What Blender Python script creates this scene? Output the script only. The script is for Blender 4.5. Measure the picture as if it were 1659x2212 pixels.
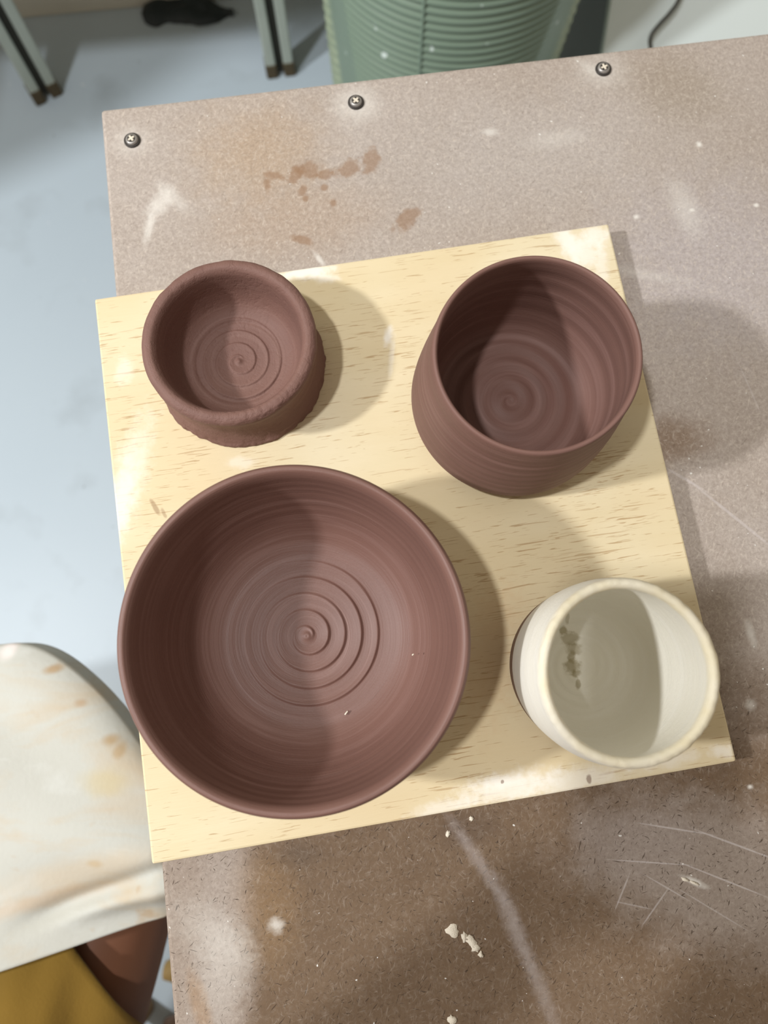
import bpy, bmesh, math, random
import numpy as np
from mathutils import Vector, Matrix, noise as mnoise

for o in list(bpy.data.objects):
    bpy.data.objects.remove(o)
S = bpy.context.scene
C = S.collection
PI = math.pi

# ------------------------------------------------------------------ camera
CAMZ = 1.12
FPX = 1560.0                       # focal length in pixels of the 1659 x 2212 frame
ROT = (0.17592, -0.00953, 0.0)
cam_d = bpy.data.cameras.new('camera')
cam = bpy.data.objects.new('camera', cam_d); C.objects.link(cam)
cam.location = (0, 0, CAMZ); cam.rotation_euler = ROT
cam_d.sensor_fit = 'VERTICAL'; cam_d.sensor_height = 9.8; cam_d.sensor_width = 7.35
cam_d.lens = FPX / 2212 * 9.8
cam_d.clip_start = 0.005
cam_d.dof.use_dof = True; cam_d.dof.focus_distance = 0.365; cam_d.dof.aperture_fstop = 1.8
S.camera = cam

# ------------------------------------------------------------------ world, lamps, exposure
w = bpy.data.worlds.new('studio'); S.world = w; w.use_nodes = True
wb = w.node_tree.nodes['Background']
wb.inputs[0].default_value = (1.0, 0.88, 0.74, 1); wb.inputs[1].default_value = 0.40
def lamp(name, loc, power, rad, col):
    d = bpy.data.lights.new(name, 'POINT'); d.energy = power; d.shadow_soft_size = rad; d.color = col
    o = bpy.data.objects.new(name, d); C.objects.link(o); o.location = loc
    return o
lamp('ceiling_lamp_light', (-0.737, -0.063, 2.76), 96, 0.055, (0.97, 0.985, 1.0))
lamp('side_lamp_light', (-1.40, -0.11, 1.95), 108, 0.055, (0.97, 0.985, 1.0))
S.view_settings.view_transform = 'Standard'; S.view_settings.look = 'None'
S.view_settings.gamma = 1; S.view_settings.use_curve_mapping = False
S.view_settings.exposure = 0.0

# ------------------------------------------------------------------ helpers
MC = Matrix.Rotation(ROT[1], 3, 'Y') @ Matrix.Rotation(ROT[0], 3, 'X')
def at(px, py, z):
    """point of the photograph's pixel on the horizontal plane z"""
    d = MC @ Vector(((px - 829.5) / FPX, -(py - 1106) / FPX, -1.0))
    t = (z - CAMZ) / d.z
    return Vector((d.x * t, d.y * t, z))
def at_y(px, py, y):
    d = MC @ Vector(((px - 829.5) / FPX, -(py - 1106) / FPX, -1.0))
    t = y / d.y
    return Vector((d.x * t, y, CAMZ + d.z * t))
def lin(c):
    return tuple(((v / 255) / 12.92 if v / 255 <= 0.04045 else ((v / 255 + 0.055) / 1.055) ** 2.4) for v in c) + (1.0,)
def obj(name, me, mat, parent=None, smooth=True):
    if isinstance(me, bmesh.types.BMesh):
        m = bpy.data.meshes.new(name); me.to_mesh(m); me.free(); me = m
    o = bpy.data.objects.new(name, me); C.objects.link(o)
    if mat: me.materials.append(mat)
    if smooth:
        me.polygons.foreach_set('use_smooth', [True] * len(me.polygons))
    if parent: o.parent = parent
    return o
def tag(o, label, cat, group=None):
    o['label'] = label; o['category'] = cat
    if group: o['group'] = group
    return o
def empty(name, loc, rz=0.0):
    o = bpy.data.objects.new(name, None); C.objects.link(o); o.location = loc; o.rotation_euler = (0, 0, rz)
    o.empty_display_size = 0.05
    return o
def box(bm, x0, x1, y0, y1, z0, z1, bev=0.0, seg=2):
    vs = [bm.verts.new((x, y, z)) for x in (x0, x1) for y in (y0, y1) for z in (z0, z1)]
    f = [(0,1,3,2),(4,6,7,5),(0,4,5,1),(2,3,7,6),(0,2,6,4),(1,5,7,3)]
    fs = [bm.faces.new([vs[i] for i in q]) for q in f]
    if bev:
        es = list({e for q in fs for e in q.edges})
        bmesh.ops.bevel(bm, geom=es, offset=bev, segments=seg, profile=0.5, affect='EDGES')
def grid_mesh(name, P, wrap_u=False, wrap_v=False):
    P = np.asarray(P, float); nu, nv = P.shape[:2]
    idx = np.arange(nu * nv).reshape(nu, nv)
    a = np.concatenate([idx, idx[:1]], 0) if wrap_u else idx
    if wrap_v: a = np.concatenate([a, a[:, :1]], 1)
    F = np.stack([a[:-1, :-1], a[1:, :-1], a[1:, 1:], a[:-1, 1:]], -1).reshape(-1, 4)
    me = bpy.data.meshes.new(name); me.from_pydata(P.reshape(-1, 3).tolist(), [], F.tolist()); me.update()
    return me
def spline(pts, n):
    """Catmull-Rom through (r, z) pairs, about n samples spaced evenly along it"""
    P = np.asarray(pts, float); P = np.concatenate([[2 * P[0] - P[1]], P, [2 * P[-1] - P[-2]]])
    out = []
    for i in range(1, len(P) - 2):
        t = np.linspace(0, 1, 40, endpoint=False)[:, None]
        p0, p1, p2, p3 = P[i - 1:i + 3]
        out.append(0.5 * (2 * p1 + (p2 - p0) * t + (2 * p0 - 5 * p1 + 4 * p2 - p3) * t ** 2 + (3 * p1 - p0 - 3 * p2 + p3) * t ** 3))
    out = np.concatenate(out + [P[-2:-1]])
    d = np.concatenate([[0], np.cumsum(np.linalg.norm(np.diff(out, axis=0), axis=1))])
    s = np.linspace(0, d[-1], n)
    return np.stack([np.interp(s, d, out[:, k]) for k in range(out.shape[1])], -1)
def vnoise(P, scale, seed=0.0):
    sh = P.shape[:-1]; Q = (P * scale + seed).reshape(-1, 3)
    return np.array([mnoise.noise(q) for q in Q.tolist()]).reshape(sh)
def tube_mesh(name, pts, rads, n=16, cap=True):
    pts = np.asarray(pts, float); m = len(pts)
    rads = np.broadcast_to(np.asarray(rads, float), (m,)) if np.ndim(rads) < 2 else np.asarray(rads, float)
    T = np.gradient(pts, axis=0); T /= np.linalg.norm(T, axis=1)[:, None]
    up = np.array([0, 0, 1.0]) if abs(T[0][2]) < 0.9 else np.array([1.0, 0, 0])
    rings = []
    for i in range(m):
        s = np.cross(T[i], up); s /= np.linalg.norm(s); u = np.cross(s, T[i]); up = u
        th = np.linspace(0, 2 * PI, n, endpoint=False)
        r = rads[i]
        a, b = (r if np.ndim(r) else (r, r))
        rings.append(pts[i] + a * np.cos(th)[:, None] * s + b * np.sin(th)[:, None] * u)
    R_ = np.array(rings)
    if cap:
        R_ = np.concatenate([np.repeat(pts[:1, None], n, 1) + (R_[:1] - pts[0]) * 1e-3, R_, np.repeat(pts[-1:, None], n, 1) + (R_[-1:] - pts[-1]) * 1e-3])
    return grid_mesh(name, R_, wrap_v=True)

# ---- node material helpers
class NT:
    def __init__(s, name, rough=0.7, spec=0.35):
        s.m = bpy.data.materials.new(name); s.m.use_nodes = True
        s.t = s.m.node_tree; s.b = s.t.nodes['Principled BSDF']
        s.b.inputs['Roughness'].default_value = rough; s.b.inputs['Specular IOR Level'].default_value = spec
        s._obj = None
    def n(s, typ, **kw):
        x = s.t.nodes.new(typ)
        for k, v in kw.items(): setattr(x, k, v)
        return x
    def set(s, inp, v):
        if isinstance(v, bpy.types.NodeSocket): s.t.links.new(v, inp)
        else: inp.default_value = v
    def co(s):
        if s._obj is None: s._obj = s.n('ShaderNodeTexCoord').outputs['Object']
        return s._obj
    def mapv(s, vec, loc=(0,0,0), rot=(0,0,0), scale=(1,1,1), typ='POINT'):
        x = s.n('ShaderNodeMapping', vector_type=typ); s.set(x.inputs[0], vec)
        x.inputs[1].default_value = loc; x.inputs[2].default_value = rot; x.inputs[3].default_value = scale
        return x.outputs[0]
    def noise(s, vec, scale, detail=3, rough=0.5, dist=0.0, color=False):
        x = s.n('ShaderNodeTexNoise'); s.set(x.inputs['Vector'], vec)
        x.inputs['Scale'].default_value = scale; x.inputs['Detail'].default_value = detail
        x.inputs['Roughness'].default_value = rough; x.inputs['Distortion'].default_value = dist
        return x.outputs['Color' if color else 'Fac']
    def rng(s, v, a, b, c=0.0, d=1.0, smooth=False):
        x = s.n('ShaderNodeMapRange'); s.set(x.inputs[0], v)
        if smooth: x.interpolation_type = 'SMOOTHSTEP'
        for i, q in enumerate((a, b, c, d)): x.inputs[i + 1].default_value = q
        return x.outputs[0]
    def math(s, op, a, b=0.0):
        x = s.n('ShaderNodeMath', operation=op); s.set(x.inputs[0], a); s.set(x.inputs[1], b); return x.outputs[0]
    def mix(s, f, a, b):
        x = s.n('ShaderNodeMix', data_type='RGBA'); s.set(x.inputs[0], f); s.set(x.inputs[6], a); s.set(x.inputs[7], b)
        return x.outputs[2]
    def bump(s, h, strength=0.3, dist=0.001, prev=None):
        x = s.n('ShaderNodeBump'); s.set(x.inputs['Height'], h)
        x.inputs['Strength'].default_value = strength; x.inputs['Distance'].default_value = dist
        if prev is not None: s.set(x.inputs['Normal'], prev)
        return x.outputs[0]
    def blob(s, vec, c, rx, ry, ang=0.0, soft=0.3, wob=None, wamt=0.0):
        """mask, 1 inside a rotated ellipse with a wobbling edge"""
        v = s.mapv(vec, (c[0], c[1], 0), (0, 0, ang), (rx, ry, 1e6), 'TEXTURE')
        l = s.n('ShaderNodeVectorMath', operation='LENGTH'); s.set(l.inputs[0], v); d = l.outputs['Value']
        if wob is not None:
            d = s.math('ADD', d, s.math('MULTIPLY', s.math('SUBTRACT', wob, 0.5), wamt))
        return s.rng(d, 1 + soft, max(1 - soft, 0.0), 0, 1, True)
    def done(s, col, normal=None, rough=None):
        s.set(s.b.inputs['Base Color'], col)
        if normal is not None: s.set(s.b.inputs['Normal'], normal)
        if rough is not None: s.set(s.b.inputs['Roughness'], rough)
        return s.m
def plain(name, c, rough=0.6, spec=0.35, metal=0.0, var=0.12, scale=30.0, bump=0.0):
    k = NT(name, rough, spec); nz = k.noise(k.co(), scale, 4)
    a = tuple(v * (1 - var) for v in c[:3]) + (1,); b = tuple(min(v * (1 + var), 1) for v in c[:3]) + (1,)
    k.b.inputs['Metallic'].default_value = metal
    return k.done(k.mix(nz, a, b), k.bump(k.noise(k.co(), scale * 8, 3), bump, 0.001) if bump else None)

# ------------------------------------------------------------------ the setting
ZT, TB = 0.72, 0.012
ZB = ZT + TB
TA, BA = 0.13873, 0.16283          # headings of the table and of the ware board

def m_floor():
    k = NT('floor_paint', 0.42, 0.4); v = k.co()
    c = k.mix(k.noise(v, 2.2, 4), lin((184, 198, 208)), lin((196, 209, 218)))
    c = k.mix(k.rng(k.noise(v, 9, 5), 0.56, 0.75), c, lin((178, 190, 198)))
    c = k.mix(k.rng(k.noise(v, 55, 2), 0.74, 0.78, 0, 0.6), c, lin((225, 230, 230)))
    c = k.mix(k.rng(k.noise(v, 42, 2, dist=0.5), 0.76, 0.8, 0, 0.5), c, lin((120, 128, 130)))
    return k.done(c, k.bump(k.noise(v, 120, 3), 0.08, 0.001))
me = grid_mesh('floor', [[(x, y, 0) for y in (-2.2, 1.3)] for x in (-2.4, 2.2)])
fl = obj('floor', me, m_floor(), smooth=False); fl['kind'] = 'structure'
M_PANEL = plain('white_panel_paint', lin((234, 244, 242)), 0.45, 0.35, var=0.015, scale=6, bump=0.02)
M_WALLD = plain('back_wall_paint', lin((176, 172, 158)), 0.7, 0.2, var=0.06, scale=5, bump=0.05)
bm = bmesh.new(); box(bm, -1.9, 2.2, 0.0, 0.1, 0, 2.6)
wb_ = obj('wall_back', bm, M_WALLD, smooth=False); wb_.location = (-0.326, 1.14, 0); wb_.rotation_euler = (0, 0, 0.117); wb_['kind'] = 'structure'
bm = bmesh.new(); box(bm, -1.9, 0.9, -0.012, 0.004, 0, 0.042, 0.003)
bb = obj('baseboard_back', bm, plain('baseboard_paint', lin((205, 200, 186)), 0.5, 0.3, var=0.05, scale=12), smooth=False)
bb.location = (-0.326, 1.14, 0); bb.rotation_euler = (0, 0, 0.117); bb['kind'] = 'structure'
# ------------------------------------------------------------------ table with its hardboard top
TC = Vector((-0.1726, 0.3249, ZT))
table = tag(empty('work_table', (TC.x, TC.y, 0), TA), 'worn brown hardboard topped work table under the pale wooden ware board', 'table')
TMI = (Matrix.Translation(Vector((TC.x, TC.y, 0))) @ Matrix.Rotation(TA, 4, 'Z')).inverted()
def tl(px, py):
    p = TMI @ at(px, py, ZT); return (p.x, p.y)
def tang(dx, dy):                  # heading in the table's frame of an image direction
    return math.atan2(-dy, dx) - TA
def m_hardboard():
    k = NT('hardboard', 0.72, 0.25); v = k.co()
    big = k.noise(v, 9, 5, 0.6); mid = k.noise(v, 38, 4, 0.65); fine = k.noise(v, 420, 3, 0.7)
    wob = k.noise(v, 70, 4, 0.65); wob2 = k.noise(v, 240, 3, 0.6)
    # bare board, browner towards the sitter and darkened for their shadow too; dusty with dry clay away from them
    c = k.mix(mid, lin((102, 81, 61)), lin((125, 104, 83)))
    dust = lin((203, 190, 178)); dust2 = lin((188, 179, 173))
    sep = k.n('ShaderNodeSeparateXYZ'); k.set(sep.inputs[0], v)
    grad = k.rng(k.math('ADD', sep.outputs[1], k.math('MULTIPLY', k.math('SUBTRACT', big, 0.5), 0.12)), -0.44, -0.36, 0.0, 1.0, True)
    c = k.mix(k.math('MULTIPLY', grad, k.rng(big, 0.25, 0.75, 0.6, 0.95)), c, k.mix(big, dust, dust2))
    def add(c, m, col, amt=1.0):
        return k.mix(k.math('MULTIPLY', m, amt), c, col)
    P = lambda x, y, rx, ry, ang=0.0, soft=0.4, wv=wob, wa=1.2: k.blob(v, tl(x, y), rx, ry, ang, soft, wv, wa)
    # wide zones of dry dust and bare board; front ones also paint lit strips beside the sitter's shadow
    c = add(c, P(400, 2040, 0.034, 0.105, tang(1, 0), 0.25, wob, 0.5), lin((172, 158, 146)), 0.8)
    c = add(c, P(470, 2130, 0.011, 0.07, tang(1, 0), 0.8), lin((190, 181, 174)), 0.35)
    c = add(c, P(1560, 1890, 0.07, 0.034, tang(1, .25), 0.5), lin((168, 156, 146)), 0.75)
    c = add(c, P(1380, 1820, 0.03, 0.018, tang(1, -.1), 0.6), lin((160, 148, 140)), 0.6)
    c = add(c, P(1545, 560, 0.06, 0.05, 0, 0.7), lin((190, 182, 182)), 0.7)
    c = add(c, P(1100, 320, 0.07, 0.035, 0, 0.8), lin((192, 184, 178)), 0.6)
    c = add(c, P(560, 330, 0.035, 0.03, 0, 0.8), lin((183, 160, 136)), 0.75)
    c = add(c, P(640, 480, 0.045, 0.02, 0, 0.8), lin((180, 158, 138)), 0.6)
    c = add(c, P(1460, 190, 0.03, 0.022, tang(1, .3), 0.7), lin((160, 146, 128)), 0.55)
    c = add(c, P(1440, 950, 0.022, 0.012, 0, 0.7), lin((140, 118, 98)), 0.8)
    c = add(c, P(640, 1850, 0.012, 0.006, 0, 0.6), lin((92, 78, 66)), 0.5)
    c = add(c, P(1010, 1790, 0.014, 0.008, 0, 0.6), lin((88, 72, 60)), 0.5)
    c = add(c, P(580, 1960, 0.014, 0.024, 0, 0.8), lin((150, 120, 84)), 0.5)
    c = add(c, P(432, 2170, 0.004, 0.014, 0.2, 0.6), lin((158, 122, 82)), 0.6)
    fib = k.rng(grad, 0, 1, 1.0, 0.28); fibp = k.rng(grad, 0, 1, 0.3, 1.0)
    c = k.mix(k.rng(k.noise(v, 520, 4, 0.75, 0.4), 0.35, 0.65, 0.26, 0.0), c, lin((96, 78, 62)))
    c = k.mix(k.math('MULTIPLY', k.rng(k.noise(v, 300, 4, 0.7, 0.6), 0.5, 0.7, 0.0, 0.26), fibp), c, lin((222, 212, 200)))
    # dry fibres: pale and dark hairs lying at many angles
    for i, (an, sx, sy) in enumerate(((0.3, 240, 1250), (1.15, 200, 1080), (1.9, 260, 1300), (2.75, 215, 1150), (0.7, 175, 980))):
        q = k.mapv(v, (i * .31, i * .17, 0), (0, 0, an), (1 / sx, 1 / sy, 1), 'TEXTURE')
        f = k.noise(q, 1.0, 1, 0.4, 0.35)
        c = k.mix(k.math('MULTIPLY', k.rng(f, 0.705, 0.75, 0, 0.75), fib), c, lin((60, 46, 34)))
        g = k.mapv(v, (i * .53 + .9, i * .23, 0), (0, 0, an + 0.5), (1.1 / sx, 1.1 / sy, 1), 'TEXTURE')
        c = k.mix(k.math('MULTIPLY', k.rng(k.noise(g, 1.0, 1, 0.4, 0.3), 0.66, 0.76, 0, 0.42), fibp), c, lin((212, 200, 186)))
    c = k.mix(k.rng(fine, 0.3, 0.7, 0.22, 0.0), c, lin((84, 66, 52)))
    spw = k.noise(v, 150, 4, 0.65)
    # water spots
    for x, y, rx, ry, an in ((590, 378, 22, 10, .2), (578, 400, 8, 16, 0), (640, 378, 15, 20, .3), (668, 368, 26, 20, 0), (700, 376, 16, 12, 0), (752, 364, 30, 18, -.5),
                             (652, 412, 9, 14, .5), (700, 405, 8, 9, 0), (720, 438, 8, 9, 0), (800, 345, 20, 30, .2), (880, 472, 34, 18, -.9), (650, 518, 24, 9, .2), (660, 430, 6, 7, 0)):
        sc = 0.000283
        c = add(c, k.blob(v, tl(x, y), rx * sc, ry * sc, -an - TA, 0.4, spw, 2.2), lin((140, 108, 80)), 0.6)
    # white slip smears, scuffs and scratches
    W = lin((226, 222, 214))
    for x, y, rx, ry, an, am in ((345, 440, 18, 36, .5, .6), (322, 490, 9, 36, .15, .6), (372, 425, 40, 14, .8, .4), (770, 225, 44, 38, 0, .5), (286, 305, 36, 32, 0, .3), (1303, 155, 50, 36, 0, .3), (1275, 150, 34, 10, .6, .3),
                                 (1480, 450, 26, 60, -.3, .35), (690, 560, 16, 5, .9, .7), (1060, 285, 16, 8, 0, .6), (1200, 300, 60, 20, -.2, .25), (1510, 312, 6, 6, 0, 1), (1494, 454, 5, 4, 0, 1), (1375, 468, 6, 5, 0, 1), (1634, 443, 5, 4, 0, 1),
                                 (1380, 590, 90, 12, .2, .25), (1622, 1370, 7, 22, -.2, .6), (1622, 1522, 9, 9, 0, .55), (597, 1998, 12, 11, 0, .7), (1482, 1730, 10, 4, 0, .1), (455, 2015, 70, 34, .6, .25), (485, 2090, 44, 66, .3, .22), (1620, 1700, 5, 4, 0, .9), (1500, 1905, 20, 5, .4, .8)):
        sc = 0.00027
        c = add(c, k.blob(v, tl(x, y), rx * sc, ry * sc, -an - TA, 0.85, wob2, 1.5), W, am * .85)
    SCR = lin((206, 198, 196))
    for x0, y0, x1, y1, wd, am in ((985, 1790, 1080, 1930, 10, .3), (1080, 1925, 1130, 2050, 14, .38), (1130, 2045, 1190, 2190, 13, .25), (1390, 1780, 1520, 1800, 1.6, .6), (1515, 1798, 1659, 1850, 1.8, .6), (1330, 1858, 1480, 1868, 1.3, .6), (1478, 1868, 1640, 1930, 1.5, .6),
                                   (1330, 1955, 1360, 1895, 1.6, .5), (1390, 1990, 1440, 1930, 1.6, .5), (1400, 1895, 1480, 1940, 1.5, .5), (1340, 1950, 1400, 1962, 1.5, .4), (1480, 1930, 1600, 2000, 1.4, .4), (1440, 1010, 1520, 1060, 3, .5), (1515, 1055, 1659, 1180, 3.2, .5), (1600, 780, 1640, 900, 2, .3)):
        sc = 0.000258; ln = math.hypot(x1 - x0, y1 - y0) / 2
        c = add(c, k.blob(v, tl((x0 + x1) / 2, (y0 + y1) / 2), ln * sc * 1.05, wd * sc, tang(x1 - x0, y1 - y0), 0.9 if wd > 5 else 0.45, wob2, 1.6 if wd > 5 else 0.9), SCR, am * .75)
    c = k.mix(k.rng(k.noise(v, 330, 1, dist=0.2), 0.77, 0.79, 0, 0.8), c, lin((228, 226, 220)))
    h = k.math('ADD', fine, k.math('MULTIPLY', wob2, 0.8))
    return k.done(c, k.bump(h, 0.25, 0.0008))
bm = bmesh.new(); box(bm, 0, 0.86, -0.90, 0, -0.018, 0, 0.0022, 2)
top = obj('tabletop', bm, m_hardboard(), table, smooth=False); top.location = (0, 0, ZT)
M_LEGW = plain('leg_wood', lin((150, 120, 86)), 0.6, 0.3, var=0.2, scale=14)
for x in (0.06, 0.80):
    for y in (-0.06, -0.84):
        bm = bmesh.new(); box(bm, x - .02, x + .02, y - .02, y + .02, 0, ZT - 0.018, 0.003)
        obj('leg', bm, M_LEGW, table, smooth=False)
for x0, x1, y0, y1 in ((0.08, 0.78, -0.072, -0.05), (0.08, 0.78, -0.85, -0.828), (0.05, 0.072, -0.82, -0.08), (0.788, 0.81, -0.82, -0.08)):
    bm = bmesh.new(); box(bm, x0, x1, y0, y1, ZT - 0.088, ZT - 0.018, 0.002); obj('apron_rail', bm, M_LEGW, table, smooth=False)
# pan head screws with a washer flange and slip packed into the cross
M_STEEL = plain('screw_steel', lin((160, 156, 152)), 0.38, 0.5, metal=0.6, var=0.15, scale=300)
M_DARK = plain('screw_dark', lin((62, 58, 55)), 0.5, 0.4, metal=0.4, var=0.15, scale=300)
M_SLIP = plain('dry_slip', lin((226, 216, 198)), 0.85, 0.2, var=0.08, scale=200, bump=0.4)
def lathe(name, prof, n=48):
    th = np.linspace(0, 2 * PI, n, endpoint=False); P = np.asarray(prof)
    return grid_mesh(name, np.stack([P[:, 0, None] * np.cos(th), P[:, 0, None] * np.sin(th), np.repeat(P[:, 1, None], n, 1)], -1), wrap_v=True)
fl_me = lathe('washer', [(0.0001, 0.0006), (0.0038, 0.0008), (0.0046, 0.0011), (0.0050, 0.0008), (0.0051, 0.0)], 40)
hd_me = lathe('screw_head', [(0.0001, 0.0022), (0.0018, 0.0021), (0.0027, 0.0023), (0.0033, 0.0021), (0.0038, 0.0014), (0.0039, 0.0006)], 40)
rc_me = lathe('recess', [(0.0001, 0.00232), (0.0022, 0.00232), (0.0026, 0.00225)], 24)
bm = bmesh.new()
box(bm, -0.0021, 0.0021, -0.00062, 0.00062, 0.0021, 0.0026, 0.0002); box(bm, -0.00062, 0.00062, -0.0021, 0.0021, 0.0021, 0.00262, 0.0002)
cr_me = bpy.data.meshes.new('cross'); bm.to_mesh(cr_me); bm.free()
for m_, mt in ((fl_me, M_DARK), (hd_me, M_STEEL), (rc_me, M_DARK), (cr_me, M_SLIP)): m_.materials.append(mt)
for i, (px, py, a) in enumerate(((286, 304, 0.5), (769, 222, 0.75), (1303, 150, 0.3))):
    p = tl(px, py)
    s = bpy.data.objects.new('screw', hd_me); C.objects.link(s); s.parent = table; s.location = (p[0], p[1], ZT); s.rotation_euler = (0, 0, a)
    for nm, m_ in (('washer', fl_me), ('recess', rc_me), ('slip_filled_cross', cr_me)):
        o = bpy.data.objects.new(nm, m_); C.objects.link(o); o.parent = s
for m_ in (fl_me, hd_me): m_.polygons.foreach_set('use_smooth', [True] * len(m_.polygons))
# flakes of dried slip stuck to the top
rnd = random.Random(4)
for px, py, rx, ry, an in ((978, 2010, 14, 11, .6), (1017, 2034, 14, 8, .9), (1003, 2024, 7, 9, .2), (1028, 2048, 9, 8, .4), (1038, 2062, 5, 6, 0), (976, 2203, 8, 8, .2), (968, 1801, 4, 6, .5), (1018, 1768, 4, 5, .5), (1499, 1907, 9, 3, .5), (1480, 1900, 8, 3, .5)):
    p = tl(px, py); sc = 0.000258; bm = bmesh.new(); n = 14; lo = []; hi = []
    for j in range(n):
        t = 2 * PI * j / n; r = 1 + rnd.uniform(-.3, .3); x, y = rx * sc * r * math.cos(t), ry * sc * r * math.sin(t)
        x, y = x * math.cos(-an) - y * math.sin(-an), x * math.sin(-an) + y * math.cos(-an)
        lo.append(bm.verts.new((x, y, 0))); hi.append(bm.verts.new((x * .86, y * .86, 0.0005 + rnd.uniform(0, .0003))))
    bm.faces.new(hi)
    for j in range(n): bm.faces.new((lo[j], lo[(j + 1) % n], hi[(j + 1) % n], hi[j]))
    o = obj('clay_flake', bm, M_SLIP, table); o.location = (p[0], p[1], ZT)

# ------------------------------------------------------------------ ware board
BW, BH = 0.3024, 0.3073
BC = Vector((0.0117, 0.0656, ZT))
def bl(px, py):
    p = (Matrix.Translation(BC) @ Matrix.Rotation(BA, 4, 'Z')).inverted() @ at(px, py, ZB); return (p.x, p.y)
def m_board():
    k = NT('pale_plywood', 0.6, 0.3); v = k.co()
    st = k.mapv(v, (0, 0, 0), (0, 0, 0.03), (9, 60, 20)); band = k.noise(st, 1.0, 4, 0.6, 0.4)
    c = k.mix(band, lin((212, 195, 155)), lin((226, 211, 177)))
    wide = k.noise(k.mapv(v, (3, 1, 0), (0, 0, 0), (7, 11, 5)), 1.0, 3)
    c = k.mix(k.rng(wide, 0.45, 0.75, 0, 0.6), c, lin((214, 190, 148)))
    c = k.mix(k.rng(wide, 0.5, 0.25, 0, 0.5), c, lin((230, 219, 192)))
    dens = k.rng(k.noise(v, 14, 3), 0.35, 0.65, -0.03, 0.035)
    for i, (sx, sy, th, am) in enumerate(((52, 900, 0.665, .62), (34, 620, 0.68, .5), (80, 1300, 0.67, .5))):
        q = k.mapv(v, (i * 2.7, i * 4.1, 0), (0, 0, 0.02 + 0.012 * i), (sx, sy, 60))
        f = k.math('ADD', k.noise(q, 1.0, 2, 0.5, 0.5), dens)
        c = k.mix(k.rng(f, th, th + 0.035, 0, am), c, lin((164, 128, 82)))
    wob = k.noise(v, 60, 4, 0.6); wob2 = k.noise(v, 220, 3, 0.6)
    def add(c, x, y, rx, ry, an, am, col=lin((242, 237, 226)), soft=0.65, wa=1.6, sc=0.00025):
        return k.mix(k.math('MULTIPLY', k.blob(v, bl(x, y), rx * sc, ry * sc, -an - BA, soft, wob2, wa), am), c, col)
    for a in ((1225, 520, 22, 46, -.45, .8), (1262, 545, 36, 40, 0, .7), (1290, 510, 30, 26, 0, .7), (1300, 570, 14, 50, 0, .5), (660, 588, 60, 16, -.15, .85), (700, 600, 30, 12, 0, .6),
              (268, 800, 18, 30, 0, .4), (275, 1040, 34, 130, .22, .42), (262, 1090, 20, 90, .15, .5), (838, 728, 8, 22, .2, .8), (846, 770, 6, 40, .1, .35), (520, 1000, 26, 12, 0, .35),
              (1100, 1700, 90, 26, -.2, .7), (1240, 1690, 90, 24, -.2, .55), (960, 1745, 60, 14, -.2, .5), (1440, 1640, 60, 14, -.2, .45), (1560, 1622, 26, 12, 0, .6), (1080, 1688, 50, 12, -.1, .6)):
        c = add(c, *a)
    c = add(c, 1060, 1420, 60, 120, 0.2, .35, lin((205, 165, 118)), 0.8)
    c = add(c, 335, 1095, 5, 18, -.6, .55, lin((140, 105, 70)), 0.4)
    c = add(c, 355, 1110, 4, 12, -.5, .45, lin((140, 105, 70)), 0.4)
    c = add(c, 1272, 1684, 5, 9, 0, .7, lin((130, 104, 88)), 0.3)
    c = add(c, 1085, 1688, 3, 4, 0, .7, lin((130, 104, 88)), 0.3)
    c = add(c, 405, 1860, 9, 5, 0, .4, lin((150, 105, 70)), 0.4)
    c = add(c, 1215, 1050, 14, 4, 0, .3, lin((150, 105, 70)), 0.4)
    h = k.noise(k.mapv(v, (0, 0, 0), (0, 0, 0.02), (60, 900, 60)), 1.0, 3, 0.6)
    return k.done(c, k.bump(h, 0.22, 0.0006))
bm = bmesh.new(); box(bm, -BW / 2, BW / 2, -BH / 2, BH / 2, 0, TB, 0.0012, 2)
board = tag(obj('ware_board', bm, m_board(), smooth=False), 'square pale plywood board holding the four pots on the hardboard table', 'board')
board.location = BC + Vector((0, 0, 0.0002)); board.rotation_euler = (0, 0, BA)

# ------------------------------------------------------------------ the pots
def m_clay(name, a, b, c3, rough=0.5, lines=1.0, spec=0.4):
    k = NT(name, rough, spec); v = k.co()
    sep = k.n('ShaderNodeSeparateXYZ'); k.set(sep.inputs[0], v)
    r = k.math('SQRT', k.math('ADD', k.math('MULTIPLY', sep.outputs[0], sep.outputs[0]), k.math('MULTIPLY', sep.outputs[1], sep.outputs[1])))
    cmb = k.n('ShaderNodeCombineXYZ'); k.set(cmb.inputs[0], k.math('MULTIPLY', r, 1.0)); k.set(cmb.inputs[2], sep.outputs[2])
    k.set(cmb.inputs[1], k.math('MULTIPLY', sep.outputs[0], 0.05))
    lv = cmb.outputs[0]
    ln = k.noise(lv, 900, 3, 0.7, 0.3); ln2 = k.noise(lv, 220, 3, 0.6, 0.3)
    col = k.mix(k.noise(v, 24, 4), a, b)
    col = k.mix(k.rng(ln2, 0.5, 0.8, 0, 0.55), col, c3)
    col = k.mix(k.rng(ln, 0.35, 0.2, 0, 0.35), col, tuple(x * 0.6 for x in a[:3]) + (1,))
    sp = k.noise(v, 900, 2)
    nrm = k.bump(ln, 0.38 * lines, 0.0006); nrm = k.bump(sp, 0.12, 0.0004, nrm)
    return k, v, col, nrm
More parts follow.
